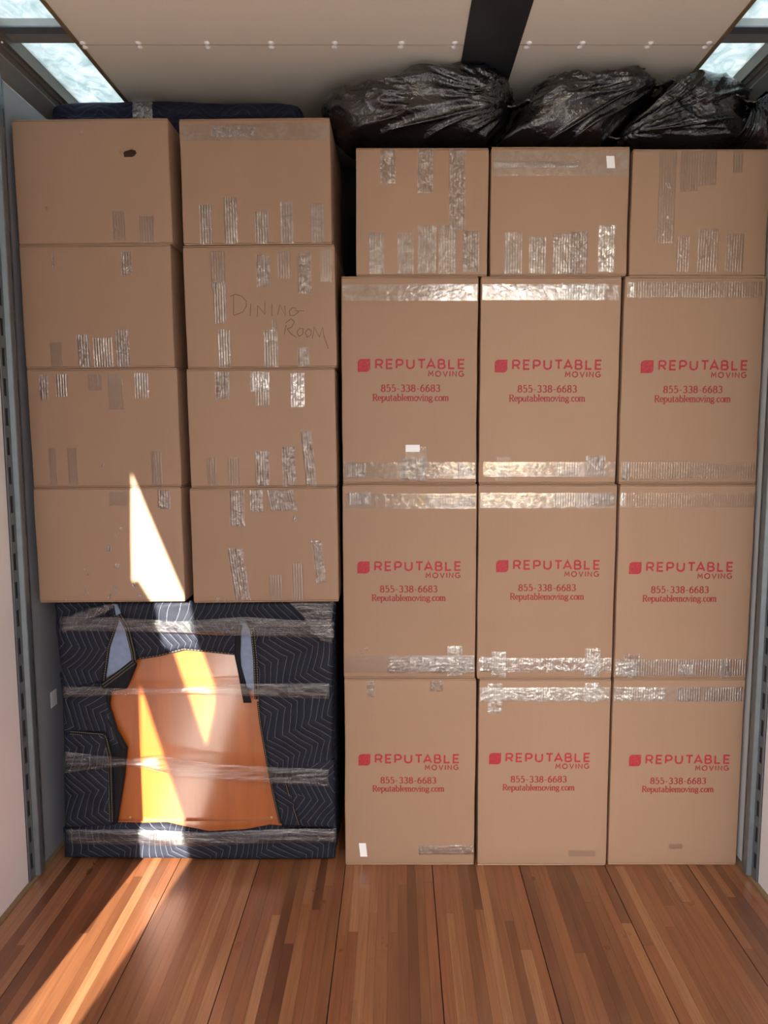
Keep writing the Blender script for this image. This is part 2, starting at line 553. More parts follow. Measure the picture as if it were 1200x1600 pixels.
# roof lights along both sides, with rails
for wi, sx in ((1, -1), (2, 1)):
    W = abs(XL) if sx < 0 else XR
    inner, outer = 0.987, (1.186 if sx < 0 else 1.155)
    win = empty('window_%d' % wi, (0, 0, 0))
    tag(win, 'translucent roof light strip along the %s side of the ceiling' % ('left' if sx < 0 else 'right'), 'skylight', kind='structure')
    for y0, y1 in ((YF, -1.38), (-1.28, -0.158), (-0.058, 1.06), (1.16, YB)):
        MB().box(sx * inner, sx * outer, y0 - 0.03, y1 + 0.03, ZC + 0.030, ZC + 0.033).obj('pane', M['skylight'], win)
    for y in (-1.33, -0.108, 1.11):
        MB().box(sx * inner, sx * outer, y - 0.05, y + 0.05, ZC + 0.008, ZC + 0.029).obj('crossbar', M['alu'], win)
        cb = MB().box(sx * inner, sx * outer, y - 0.05, y - 0.012, ZC + 0.004, ZC + 0.008)
        cb.obj('crossbar_lip', M['steel'], win)
    prof = [(inner, ZC + 0.05), (inner, ZC - 0.004), (inner - 0.012, ZC - 0.004), (inner - 0.012, ZC + 0.05)]
    MB().prism_y([(sx * x, z) for x, z in prof], YF, YB).obj('edge_trim', M['brass'], win)
    prof = [(outer, ZC + 0.05), (outer, ZC - 0.012), (outer + 0.010, ZC - 0.012), (outer + 0.016, ZC - 0.022), (outer + 0.022, ZC - 0.022),
            (outer + 0.03, ZC - 0.034), (W, ZC - 0.045), (W, ZC + 0.05)]
    MB().prism_y([(sx * x, z) for x, z in prof], YF, YB).obj('top_rail', M['brown'], win)
    prof = [(outer + 0.03, ZC - 0.034), (W, ZC - 0.045), (W, ZC - 0.075), (W - 0.004, ZC - 0.075), (outer + 0.028, ZC - 0.040)]
    MB().prism_y([(sx * x, z) for x, z in prof], YF, YB).obj('cove', M['alu'], win)
    rr = MB()
    for y in (-0.14, -0.11):
        rr.dome((sx * (outer + 0.012), y, ZC - 0.014), 0.005, 0.003, 8, 'z', -1)
    rr.obj('rail_screws', M['rivet'], win)

# slotted steel cargo posts fixed to both walls
def cargo_post(sx, label):
    X = XL if sx < 0 else XR
    d = 1 if sx < 0 else -1                   # into the room
    t = empty('cargo_post', (X, -0.065, 0.0))
    tag(t, label, 'wall post', 'slotted posts on the truck walls')
    z1 = ZC - 0.082
    def flange(y0, y1, s0, s1, name):
        m = MB()
        m.box(d * 0.003, d * 0.006, y0, s0, 0.012, z1)
        m.box(d * 0.003, d * 0.006, s1, y1, 0.012, z1)
        z = 0.012
        k = 0.05
        while k < z1 + 0.1:
            m.box(d * 0.003, d * 0.006, s0, s1, z, min(k, z1))
            z = k + 0.056
            k += 0.094
        m.obj(name, M['steel'], t)
    MB().box(0, d * 0.0025, -0.055, 0.055, 0.012, z1).obj('slot_shade_plate', M['dark'], t)  # near-black plate painted in place of the shade inside the slots
    flange(-0.055, -0.018, -0.046, -0.026, 'slotted_flange')
    flange(0.018, 0.055, 0.026, 0.046, 'slotted_flange')
    prof = [(0.003, -0.018), (0.020, -0.014), (0.022, -0.011), (0.022, 0.011), (0.020, 0.014), (0.003, 0.018)]
    MB().prism_z([(d * x, y) for x, y in prof], 0.012, z1).obj('ridge', M['steel'], t)
cargo_post(-1, 'slotted steel cargo post on the left wall beside the carton stack')
cargo_post(1, 'slotted steel cargo post on the right wall beside the printed cartons')

# yard behind the open rear, and an added, unseen screen cut to leave one sliver of sun
gr = MB().box(-40, 40, -60, 30, -1.2, -1.1).obj('ground', M['concrete'])
tag(gr, 'pale concrete yard outside the open rear', 'ground', kind='structure')

nb = empty('light_blocker', (9.0, -11.0, -1.1))  # added, unseen block: dims light from the right, bounces warm light
tag(nb, 'added brick block out of view, dimming and warming the light from the right', 'light blocker')
MB().box(-4.6, 6, -9, 6, 0, 6.0).obj('wall', M['brick'], nb)
MB().box(-4.9, 6.2, -9.3, 6.3, 6.0, 6.25).obj('roof', M['timber'], nb)
for yy in (-6.5, -2.5, 1.5):
    MB().box(-4.66, -4.6, yy, yy + 1.6, 1.6, 3.4).obj('window', M['dark'], nb)

LS = 9.0                                       # screen distance behind the carton fronts
TX, TZ = math.tan(SUN_AZ), math.tan(SUN_EL) / math.cos(SUN_AZ)
def shade_pt(X, Y, Z):                         # point in the truck -> where its sun ray crosses the screen
    k = LS + Y
    return X - k * TX, Z + k * TZ
def px_y(x, y, Y=0.0):
    X, Z = at(x, y, Y)
    return shade_pt(X, Y, Z)
def px_floor(x, y):
    r = ray(x, y)
    t = -CAM_H / r[2]
    return shade_pt(r[0] * t, -CAM_D + r[1] * t, 0.0)
holeA = [px_y(205, 738), px_y(290, 937), px_y(308, 1005, .03), px_y(335, 1075, .045), px_y(334, 1105, .045), px_y(321, 1165, .045),
         px_y(270, 1017, .045), px_y(254, 1005, .03), px_y(236, 938), px_y(217, 906), px_y(207, 909)]
def floor_line(x, y, Y):                       # follow the stripe edge over the floor towards the rear
    r = ray(x, y)
    t = -CAM_H / r[2]
    X0, Y0 = r[0] * t, -CAM_D + r[1] * t
    return shade_pt(X0 + (Y - Y0) * TX, Y, 0.0)
holeB = [px_y(217, 1069, .045), px_y(288, 1284, .045), px_floor(300, 1340), floor_line(300, 1340, -0.5), floor_line(300, 1340, -3.6),
         floor_line(222, 1343, -3.6), floor_line(222, 1343, -0.5), px_floor(220, 1343), px_y(219, 1284, .045)]
scr = empty('sun_mask', (0, -LS, -1.1))
tag(scr, 'added unseen timber screen with a gap shaped to cast the sun stripe', 'screen')
X0s, X1s, Z0s, Z1s = -3.2, 0.75, -1.1, 6.6
bm = bmesh.new()
def loop(pts):
    vs = [bm.verts.new((x, 0, z + 1.1)) for x, z in pts]
    return [bm.edges.new((vs[i], vs[(i + 1) % len(vs)])) for i in range(len(vs))]
ed = loop([(X0s, Z0s), (X1s, Z0s), (X1s, Z1s), (X0s, Z1s)]) + loop(holeA) + loop(holeB)
bmesh.ops.triangle_fill(bm, use_beauty=True, use_dissolve=False, edges=ed)
def inside(p, poly):
    c = False
    for i in range(len(poly)):
        (xa, ya), (xb, yb) = poly[i], poly[i - 1]
        if (ya > p[1]) != (yb > p[1]) and p[0] < (xb - xa) * (p[1] - ya) / (yb - ya) + xa:
            c = not c
    return c
kill = [f for f in bm.faces if any(inside((f.calc_center_median().x, f.calc_center_median().z - 1.1), h) for h in (holeA, holeB))]
bmesh.ops.delete(bm, geom=kill, context='FACES')
ex = bmesh.ops.extrude_face_region(bm, geom=list(bm.faces))
bmesh.ops.translate(bm, verts=[v for v in ex['geom'] if isinstance(v, bmesh.types.BMVert)], vec=(0, -0.012, 0))
bmesh.ops.recalc_face_normals(bm, faces=bm.faces)
me = bpy.data.meshes.new('mask_sheet')
bm.to_mesh(me); bm.free()
me.materials.append(M['timber'])
bo = link_mesh('mask_sheet', me, scr)
for x in (X0s + 0.1, X1s - 0.1):
    MB().box(x - 0.08, x + 0.08, -0.20, -0.013, 0, 7.6).obj('post', M['timber'], scr)

# ================================================================== lettering (built stroke by stroke)
def arc(cx, cy, rx, ry, a0, a1, n=10):
    return [(cx + rx * math.cos(R(a0 + (a1 - a0) * i / n)), cy + ry * math.sin(R(a0 + (a1 - a0) * i / n))) for i in range(n + 1)]
SANS = {   # (advance width, strokes) on a cap height of 1
    'R': (.66, [[(0, 0), (0, 1)] , [(0, 1), (.36, 1)] + arc(.36, .72, .28, .28, 90, -90) + [(0, .44)], [(.34, .44), (.64, 0)]]),
    'E': (.56, [[(.56, 1), (0, 1), (0, 0), (.56, 0)], [(0, .5), (.5, .5)]]),
    'P': (.62, [[(0, 0), (0, 1)], [(0, 1), (.34, 1)] + arc(.34, .70, .28, .30, 90, -90) + [(0, .40)]]),
    'U': (.68, [[(0, 1), (0, .34)] + arc(.34, .34, .34, .34, 180, 360) + [(.68, 1)]]),
    'T': (.70, [[(0, 1), (.70, 1)], [(.35, 1), (.35, 0)]]),
    'A': (.66, [[(-.07, 0), (.33, 1), (.73, 0)], [(.09, .30), (.57, .30)]]),
    'B': (.62, [[(0, 0), (0, 1)], [(0, 1), (.34, 1)] + arc(.34, .76, .22, .24, 90, -90, 8) + [(0, .52)],
                [(.34, .52)] + arc(.36, .26, .26, .26, 90, -90, 8) + [(0, 0)]]),
    'L': (.54, [[(0, 1), (0, 0), (.54, 0)]]),
    'M': (.84, [[(0, 0), (.06, 1), (.42, .35), (.78, 1), (.84, 0)]]),
    'O': (.98, [arc(.49, .5, .49, .5, 0, 360, 24)]),
    'V': (.80, [[(0, 1), (.40, 0), (.80, 1)]]),
    'I': (.02, [[(0, 1), (0, 0)]]),
    'N': (.70, [[(0, 0), (0, 1), (.70, 0), (.70, 1)]]),
    'G': (.86, [arc(.47, .5, .47, .5, 45, 345, 20)[:-1] + [(.90, .22), (.90, .46), (.52, .46)]]),
}
def srf(x, y, h=.13):          # slab serif
    return [(x - h, y), (x + h, y)]
XH = .66
SERIF = {
    'R': (.72, [[(.10, 0), (.10, 1)], srf(.10, 0), [(-.03, 1), (.32, 1)] + arc(.32, .75, .25, .25, 90, -90) + [(.10, .5)], [(.30, .5), (.62, 0)], srf(.64, 0, .09)]),
    'e': (.52, [[(.03, .36), (.46, .36)] + arc(.25, .36, .22, .30, 0, 320, 16)]),
    'p': (.60, [[(.11, XH), (.11, -.30)], srf(.11, -.30), srf(.05, XH, .06), arc(.30, .33, .23, .33, 140, -140, 16)]),
    'u': (.62, [[(.10, XH), (.10, .22)] + arc(.27, .22, .17, .22, 180, 300, 8) + [(.47, .14)], [(.48, XH), (.48, 0)], srf(.04, XH, .06), srf(.42, XH, .06), srf(.55, 0, .07)]),
    't': (.40, [[(.14, .88), (.14, .16)] + arc(.26, .16, .12, .16, 180, 290, 6), [(.0, XH), (.34, XH)]]),
    'a': (.56, [arc(.24, .46, .17, .20, 160, 0, 8) + [(.41, .0)], [(.41, .38)] + arc(.22, .19, .18, .19, 80, 300, 10) + [(.41, .12)], srf(.47, 0, .06)]),
    'b': (.60, [[(.11, 1.04), (.11, 0)], srf(.05, 1.04, .06), arc(.30, .33, .23, .33, 140, -140, 16)]),
    'l': (.32, [[(.14, 1.04), (.14, 0)], srf(.14, 0), srf(.08, 1.04, .06)]),
    'm': (.96, [[(.11, XH), (.11, 0)], srf(.11, 0), srf(.05, XH, .06), [(.11, .5)] + arc(.28, .46, .17, .20, 150, 0, 8) + [(.45, 0)], srf(.45, 0),
                [(.45, .5)] + arc(.62, .46, .17, .20, 150, 0, 8) + [(.79, 0)], srf(.79, 0)]),
    'o': (.56, [arc(.28, .33, .24, .33, 0, 360, 20)]),
    'v': (.56, [[(.06, XH), (.28, 0), (.50, XH)], srf(.06, XH, .09), srf(.50, XH, .08)]),
    'i': (.31, [[(.14, XH), (.14, 0)], srf(.14, 0), srf(.08, XH, .06), [(.14, .84), (.14, .97)]]),
    'n': (.62, [[(.11, XH), (.11, 0)], srf(.11, 0), srf(.05, XH, .06), [(.11, .5)] + arc(.29, .46, .18, .20, 150, 0, 8) + [(.47, 0)], srf(.47, 0)]),
    'g': (.56, [arc(.25, .43, .18, .22, 0, 360, 16), [(.16, .24), (.12, .12), (.36, .08)] + arc(.27, -.10, .21, .17, 60, -240, 12), [(.38, .60), (.53, .64)]]),
    '.': (.28, [[(.12, 0), (.12, .12)]]),
    'c': (.50, [arc(.27, .33, .23, .33, 45, 315, 14)]),
    '8': (.62, [arc(.30, .74, .20, .25, 0, 360, 18), arc(.30, .26, .24, .26, 0, 360, 18)]),
    '5': (.62, [[(.50, .98), (.14, .98), (.11, .55)] + arc(.27, .33, .26, .32, 120, -140, 14)]),
    '3': (.62, [arc(.27, .75, .21, .24, 150, -80, 12) + [(.22, .52)], [(.22, .52)] + arc(.27, .26, .25, .26, 80, -150, 14)]),
    '6': (.62, [arc(.30, .30, .23, .30, 0, 360, 18), [(.075, .36), (.10, .62), (.22, .84), (.46, 1.0)]]),
    '-': (.46, [[(.06, .38), (.38, .38)]]),
}
def ribbon(mb, pts, wfun, conv):
    p = [pts[0]]
    for q in pts[1:]:
        if abs(q[0] - p[-1][0]) + abs(q[1] - p[-1][1]) > 1e-5:
            p.append(q)
    closed = len(p) > 3 and abs(p[0][0] - p[-1][0]) + abs(p[0][1] - p[-1][1]) < 1e-4
    if closed:
        p.pop()
    n = len(p)
    L = []
    for i in range(n):
        a = p[i - 1] if (i or closed) else None
        b = p[(i + 1) % n] if (i < n - 1 or closed) else None
        def dirn(s, e):
            d = Vector((e[0] - s[0], e[1] - s[1]))
            return d / max(d.length, 1e-9)
        d0 = dirn(a, p[i]) if a else None
        d1 = dirn(p[i], b) if b else None
        if d0 is None: d0 = d1
        if d1 is None: d1 = d0
        t = d0 + d1
        t = t.normalized() if t.length > 0.2 else d1
        nn = Vector((-t.y, t.x))
        c = max(0.5, nn.dot(Vector((-d1.y, d1.x))))
        wd = 0.5 * wfun(t) / c
        L.append(((p[i][0] + nn.x * wd, p[i][1] + nn.y * wd), (p[i][0] - nn.x * wd, p[i][1] - nn.y * wd)))
    v = []
    for l, r in L:
        v += [conv(*l), conv(*r)]
    f = [(2 * i, 2 * i + 1, 2 * ((i + 1) % n) + 1, 2 * ((i + 1) % n)) for i in range(n if closed else n - 1)]
    mb.add(v, f)
def text_mesh(mb, s, font, x0, x1, base, cap, weight, contrast, conv_xy, gap):
    adv, tot = [], 0
    for ch in s:
        adv.append(tot)
        tot += font[ch][0] + gap - (0.16 if ch == 'T' else 0)
    tot -= gap
    sx = (x1 - x0) / tot
    for ch, a in zip(s, adv):
        for st in font[ch][1]:
            pts = [(x0 + (a + px) * sx, base + py * cap) for px, py in st]
            ribbon(mb, pts, lambda t: cap * weight * (contrast + (1 - contrast) * abs(t.y)), conv_xy)

# ================================================================== cartons
rs = random.Random(11)
class Carton:
    def __init__(self, label, group, X0, X1, Z0, Z1, Yf, depth, roll=0.0, yaw=0.0, bulge=0.004, seed=0):
        self.w, self.h, self.dp = X1 - X0, Z1 - Z0, depth
        self.bulge, self.seed = bulge, seed
        self.root = empty('carton', ((X0 + X1) / 2, Yf + depth / 2, Z0), (0, roll, yaw))
        tag(self.root, label, 'box', group)
        self.cx, self.z0, self.Yf = (X0 + X1) / 2, Z0, Yf
        self.roll = roll
        FT = 0.0045
        self.ft = FT
        hb = self.h - 2 * FT
        def deform(q):
            x, z = q.x, q.z
            if q.y < 0:
                q = Vector((q.x, q.y - self.off(x, z + self.h / 2) * max(0, min(1, (-q.y - depth / 2 + 0.01) / 0.01)), q.z))
            q.z += 0.0016 * noise.noise(Vector((q.x * 5, q.y * 5, seed))) * (1 if q.z > 0 else 0.3)
            q.x += 0.0022 * noise.noise(Vector((q.z * 6, q.y * 3, seed + 9.3)))
            return q
        v, f = rounded_box(self.w, depth, hb, 0.0035, 10, 4, 12, deform)
        v = [(a.x, a.y, a.z + self.h / 2) for a in v]
        mesh_obj('carton_body', v, f, M['card'], self.root, True)
        # folded flaps closing top and bottom (the two outer ones of each end)
        for zt, dz in ((self.h - FT, 1), (0.0, 1)):
            for s in (-1, 1):
                y0, y1 = (-depth / 2 + 0.0005, -0.0015) if s < 0 else (0.0015, depth / 2 - 0.0005)
                fv, ff = rounded_box(self.w - 0.003, y1 - y0, FT - 0.0004, 0.0015, 6, 2, 1,
                                     lambda q: Vector((q.x, q.y - 0.0015 * noise.noise(Vector((q.x * 9, zt * 7, seed))), q.z)))
                mesh_obj('flap', [(a.x, a.y + (y0 + y1) / 2, a.z + zt + FT / 2) for a in fv], ff, M['card'], self.root, True)
    def off(self, x, z):
        """how far the front face stands out at local (x, z)"""
        u, t = 2 * x / self.w, 2 * z / self.h - 1
        e = max(0.0, (1 - u * u)) * max(0.0, (1 - t * t))
        return self.bulge * e + 0.0012 * e ** 0.5 * noise.noise(Vector((x * 7, z * 7, self.seed + 3.1)))
    def loc(self, px, py):
        X, Z = at(px, py, self.Yf)
        dx, dz = X - self.cx, Z - self.z0
        c, s = math.cos(self.roll), math.sin(self.roll)
        return dx * c - dz * s, dx * s + dz * c
    def face(self, x, z, lift):
        x = max(-self.w / 2 + 0.0015, min(self.w / 2 - 0.0015, x))
        z = max(0.0015, min(self.h - 0.0015, z))
        return (x, -self.dp / 2 - self.off(x, z) - lift, z)
    def tape(self, x0, y0, x1, y1, kind='ribbed', skew=0.0):
        (a, t), (b, u) = self.loc(x0, y0), self.loc(x1, y1)
        t, u = max(t, u), min(t, u)
        a, b = max(a, -self.w / 2 + .002), min(b, self.w / 2 - .002)
        t, u = min(t, self.h - .003), max(u, .003)
        nx, nz = max(4, int((b - a) / 0.003)), max(4, int((t - u) / 0.003))
        nx, nz = min(nx, 130), min(nz, 90)
        k = rs.uniform(0, 100)
        amp = dict(smooth=0.0005, ribbed=0.001, crinkled=0.0042, faint=0.0005, bright=0.0026)[kind]
        tilt = rs.uniform(-0.5, 0.9)
        v, uv, f = [], [], []
        vert = (t - u) > (b - a)
        for j in range(nz + 1):
            for i in range(nx + 1):
                x, z = a + (b - a) * i / nx, u + (t - u) * j / nz
                ex = 0.0016 * noise.noise(Vector((x * 120, z * 120, k)))
                ez = ex if j in (0, nz) else 0
                exx = (0.0012 * noise.noise(Vector((z * 90, k, 0)))) if i in (0, nx) else 0
                edge = min(1.0, min(i, nx - i) / 2.0, min(j, nz - j) / 2.0)
                wr = abs(noise.noise(Vector((x * (90 if vert else 30), z * (30 if vert else 90), k)))) \
                    + 0.6 * abs(noise.noise(Vector((x * 140 + z * 60, z * 70, k + 5))))
                lift = 0.0006 + amp * edge * wr
                xs = x + skew * (z - u) + exx
                v.append(self.face(xs, z + ez * 1.2, lift))
                uv.append((x + k, z + k * 0.7))
        for j in range(nz):
            for i in range(nx):
                q = j * (nx + 1) + i
                f.append((q, q + 1, q + nx + 2, q + nx + 1))
        return mesh_obj('tape', v, f, TAPE[kind], self.root, True, uv)
    def flakes(self, pts, size=6):
        """little creased remnants of torn tape"""
        for px, py in pts:
            w = rs.uniform(0.5, 1.1) * size
            h = rs.uniform(0.6, 1.5) * size
            self.tape(px - w / 2, py - h / 2, px + w / 2, py + h / 2, 'crinkled', rs.uniform(-.5, .5))
    def sticker(self, x0, y0, x1, y1, skew=0.0):
        (a, t), (b, u) = self.loc(x0, y0), self.loc(x1, y1)
        v = []
        for lift in (0.0012, 0.0016):
            for x, z in ((a + skew * (t - u), t), (b + skew * (t - u), t), (b, u), (a, u)):
                v.append(self.face(x, z, lift))
        f = [(0, 1, 2, 3), (7, 6, 5, 4), (0, 4, 5, 1), (1, 5, 6, 2), (2, 6, 7, 3), (3, 7, 4, 0)]
        mesh_obj('paper_label', v, f, M['label'], self.root)['label'] = 'small blank white label'
    def print_logo(self, px, py):
        """red mover's print; px, py = top-left of the leaf mark"""
        lx, lz = self.loc(px, py)
        conv = lambda x, y: self.face(lx + x, lz + y, 0.0004)
        # leaf mark: square with cut top-left and bottom-right corners
        s, c = 0.042, 0.0125
        outline = [(c, 0), (s, 0), (s, -s + c)] + [(s - c * (1 - math.cos(R(a))) , -s + c - c * math.sin(R(a))) for a in (30, 60)] + \
                  [(s - c, -s), (0, -s), (0, -c)] + [(c * (1 - math.cos(R(a))), -c + c * math.sin(R(a))) for a in (30, 60)]
        v = [conv(x, y) for x, y in outline]
        mesh_obj('printed_mark', v, [tuple(range(len(v)))], M['ink'], self.root)
        m = MB(); text_mesh(m, 'REPUTABLE', SANS, .0605, .352, -.0305, .028, .225, 1.0, conv, .42)
        m.obj('printed_name', M['ink'], self.root)
        m = MB(); text_mesh(m, 'MOVING', SANS, .2345, .349, -.0565, .0165, .24, 1.0, conv, .50)
        m.obj('printed_word', M['ink2'], self.root)
        m = MB(); text_mesh(m, '855-338-6683', SERIF, .0775, .2735, -.1065, .0225, .215, .5, conv, .10)
        m.obj('printed_phone_number', M['ink2'], self.root)
        m = MB(); text_mesh(m, 'Reputablemoving.com', SERIF, .050, .3025, -.1365, .0215, .205, .52, conv, .03)
        m.obj('printed_web_address', M['ink2'], self.root)

# ---- left stack: two columns of four plain cartons resting on the wrapped cabinet
GL = 'plain cartons stacked over the wrapped cabinet'
rows = [(945, 767), (766, 580), (580, 388), (388, 189)]
LZ = [0.955, 1.349, 1.744, 2.139, 2.530]
lx1 = [(-1.226, -0.728), (-1.226, -0.728), (-1.229, -0.737), (-1.232, -0.731)]
lx2 = [(-0.699, -0.203), (-0.697, -0.206), (-0.697, -0.203), (-0.696, -0.214)]
labl = [('plain carton crossed by a sharp sunbeam at the bottom of the left column', 'second plain carton up the left column with torn tape tabs along its top',
         'third plain carton up the left column, wrinkled tape cluster at its bottom edge', 'top left plain carton with a small punched hole'),
        ('bottom plain carton of the second column just right of the sunbeam', 'plain carton directly under the one marked dining room',
         'carton with DINING ROOM handwritten in pencil', 'top carton of the second column with five tape tabs and a tape band')]
LC = {}
for ci, cols in enumerate((lx1, lx2)):
    for ri in range(4):
        x0, x1 = cols[ri]
        LC[ci, ri] = Carton(labl[ci][ri], GL, x0, x1, LZ[ri], LZ[ri + 1] - 0.001, 0.0 + rs.uniform(-.003, .003), 0.50,
                            roll=-R(0.55), yaw=R(rs.uniform(-.25, .25)), bulge=rs.uniform(.002, .005), seed=ci * 10 + ri)
c = LC[0, 3]
c.tape(175, 330, 197, 375, 'faint'); c.tape(218, 338, 243, 382, 'faint'); c.flakes([(128, 205), (183, 360), (75, 326)], 5)
m = MB()
hx, hz = c.loc(202, 240)
pts = [(hx + .021 * math.cos(a) * (1 + .25 * math.sin(3 * a + 1)), hz + .016 * math.sin(a) * (1 + .3 * math.cos(2 * a))) for a in [i * math.pi / 7 for i in range(14)]]
m.add([c.face(x, z, 0.0004) for x, z in pts], [tuple(range(14))])  # flat dark patch, its colour standing in for shade inside the hole
m.obj('hole_shade_patch', M['hole'], c.root)
m = MB()
m.add([c.face(hx - .034, hz + .010, .0005), c.face(hx - .012, hz + .017, .005), c.face(hx - .010, hz + .004, .007), c.face(hx - .024, hz - .006, .0006),
       c.face(hx + .016, hz + .017, .0008), c.face(hx + .010, hz + .010, .006)], [(0, 1, 2, 3), (1, 4, 5, 2)])
m.obj('torn_flap', M['card'], c.root)
c = LC[1, 3]
c.tape(281, 194, 513, 219, 'smooth'); c.tape(330, 197, 400, 214, 'crinkled')
for t in ((311, 320, 333, 383), (349, 309, 372, 383), (398, 330, 420, 382), (437, 315, 459, 382), (485, 317, 507, 381)):
    c.tape(*t, 'ribbed')
c = LC[0, 2]
c.tape(188, 393, 207, 430, 'crinkled'); c.tape(80, 397, 86, 418, 'crinkled'); c.tape(78, 535, 98, 575, 'faint')
c.tape(120, 523, 142, 576, 'crinkled'); c.tape(145, 528, 178, 576, 'ribbed'); c.tape(180, 515, 204, 576, 'crinkled')
c = LC[1, 2]
c.tape(328, 392, 353, 452, 'faint'); c.tape(333, 440, 354, 505, 'ribbed'); c.tape(400, 398, 423, 448, 'crinkled'); c.tape(434, 392, 455, 435, 'faint')
c.tape(465, 395, 487, 460, 'crinkled'); c.tape(500, 387, 520, 440, 'faint')
c.tape(340, 515, 362, 576, 'ribbed'); c.tape(412, 516, 435, 576, 'ribbed'); c.tape(465, 543, 483, 574, 'crinkled'); c.tape(425, 499, 432, 517, 'crinkled')
hw = [[(365, 461), (365, 493)], [(360, 463), (368, 460), (378, 463), (385, 471), (385, 479), (379, 488), (366, 493)],
      [(392, 475), (391, 494)], [(402, 495), (403, 478), (414, 491), (414, 473)], [(425, 475), (425, 494)],
      [(434, 492), (437, 476), (446, 494), (445, 478)], [(463, 482), (457, 481), (452, 486), (453, 493), (460, 493), (467, 487), (460, 485), (475, 486)],
      [(447, 508), (444, 523)], [(446, 505), (455, 498), (460, 503), (456, 511), (449, 514), (454, 521), (463, 527)],
      [(468, 513), (464, 519), (467, 526), (473, 522), (474, 514), (468, 513)], [(481, 514), (477, 520), (480, 527), (486, 523), (486, 516), (481, 514)],
      [(488, 529), (491, 511), (499, 527), (504, 511), (506, 525), (513, 545)]]
m = MB()
for st in hw:
    pts = [c.loc(*p) for p in st]
    ribbon(m, pts, lambda t: 0.0026, lambda x, z: c.face(x, z, 0.0004))
m.obj('handwriting', M['pen'], c.root)['label'] = 'pencilled words DINING ROOM'
c = LC[0, 1]
c.tape(60, 587, 77, 625, 'crinkled'); c.tape(87, 585, 107, 620, 'ribbed'); c.tape(137, 585, 160, 610, 'faint'); c.tape(168, 584, 195, 640, 'faint')
c.tape(210, 583, 233, 623, 'ribbed'); c.tape(75, 700, 90, 757, 'faint'); c.tape(105, 700, 123, 757, 'faint'); c.tape(235, 705, 255, 760, 'faint')
c.flakes([(243, 722), (160, 727)], 8)
c = LC[1, 1]
c.tape(335, 581, 360, 623, 'crinkled'); c.tape(390, 581, 421, 612, 'bright'); c.tape(399, 606, 421, 634, 'ribbed'); c.tape(453, 583, 476, 636, 'bright')
c.tape(322, 715, 340, 762, 'faint'); c.tape(355, 715, 375, 762, 'faint'); c.tape(398, 705, 421, 760, 'crinkled'); c.tape(440, 698, 462, 760, 'crinkled')
c.tape(476, 673, 495, 760, 'crinkled', -.08)
c = LC[0, 0]
c.tape(170, 769, 200, 790, 'faint'); c.tape(246, 766, 267, 795, 'crinkled')
c.flakes([(190, 826), (182, 838), (170, 856), (132, 890), (140, 897), (137, 924), (182, 885), (170, 932), (180, 920), (212, 915), (218, 930), (103, 942)], 7)
c = LC[1, 0]
c.tape(358, 766, 383, 822, 'crinkled'); c.tape(390, 766, 411, 800, 'crinkled'); c.tape(422, 766, 465, 798, 'crinkled', -.2)
c.tape(365, 857, 392, 938, 'crinkled', -.12); c.tape(455, 880, 475, 938, 'faint'); c.tape(493, 845, 510, 910, 'crinkled', -.1)
c.tape(420, 898, 442, 938, 'faint'); c.flakes([(338, 938), (352, 937), (373, 818), (460, 810), (380, 934)], 7)

# ---- right stack: nine tall printed cartons, three plain ones above
GP = 'tall cartons with red mover print'
pz = [0.0, 0.684, 1.360, 2.040]
px_cols = [[(-0.187, 0.271), (-0.188, 0.266), (-0.186, 0.262)], [(0.281, 0.738), (0.272, 0.738), (0.271, 0.730)], [(0.747, 1.203), (0.746, 1.203), (0.741, 1.203)]]
logos = {(0, 2): (559, 561), (1, 2): (773, 562), (2, 2): (1001, 563), (0, 1): (558, 877), (1, 1): (775, 875), (2, 1): (983, 878),
         (0, 0): (560, 1178), (1, 0): (764, 1176), (2, 0): (983, 1179)}
plab = {(0, 0): 'printed tall carton on the floor beside the wrapped cabinet, white label at its lower left',
        (1, 0): 'printed tall carton on the floor with a bright silvery tape band and crosses',
        (2, 0): 'printed tall carton on the floor against the right wall post',
        (0, 1): 'middle row printed carton, leftmost, with shiny tape cross at bottom right',
        (1, 1): 'printed carton in the very middle of the nine, tape patches at both bottom corners',
        (2, 1): 'middle row printed carton next to the right wall post',
        (0, 2): 'upper row printed carton, leftmost, with small white label above its bottom tape',
        (1, 2): 'upper row printed carton in the middle with bluish shine on its top tape',
        (2, 2): 'upper row printed carton at the right wall with hardly visible tape'}
PC = {}
for ci in range(3):
    for ri in range(3):
        x0, x1 = px_cols[ci][ri]
        PC[ci, ri] = Carton(plab[ci, ri], GP, x0, x1, pz[ri] + 0.0005, pz[ri + 1] - 0.001, rs.uniform(-.003, .003), 0.455, yaw=R(rs.uniform(-.15, .15)),
                            bulge=rs.uniform(.002, .005), seed=50 + ci * 10 + ri)
        PC[ci, ri].print_logo(*logos[ci, ri])
c = PC[0, 2]
c.tape(535, 444, 747, 470, 'smooth'); c.tape(739, 445, 746, 470, 'bright'); c.tape(538, 722, 744, 748, 'smooth'); c.tape(541, 724, 572, 746, 'crinkled')
c.tape(624, 716, 667, 751, 'crinkled'); c.tape(634, 698, 667, 722, 'faint'); c.tape(715, 722, 744, 744, 'crinkled'); c.sticker(634, 695, 656, 706)
c = PC[1, 2]
c.tape(754, 444, 968, 469, 'smooth'); c.tape(878, 443, 946, 469, 'bright'); c.tape(755, 722, 962, 745, 'smooth'); c.tape(775, 714, 798, 752, 'faint')
c.tape(868, 722, 905, 744, 'ribbed'); c.tape(915, 712, 945, 744, 'crinkled')
c = PC[2, 2]
c.tape(980, 440, 1190, 465, 'faint'); c.tape(983, 441, 991, 465, 'bright'); c.tape(970, 722, 1178, 748, 'faint'); c.tape(972, 722, 982, 750, 'crinkled')
c = PC[0, 1]
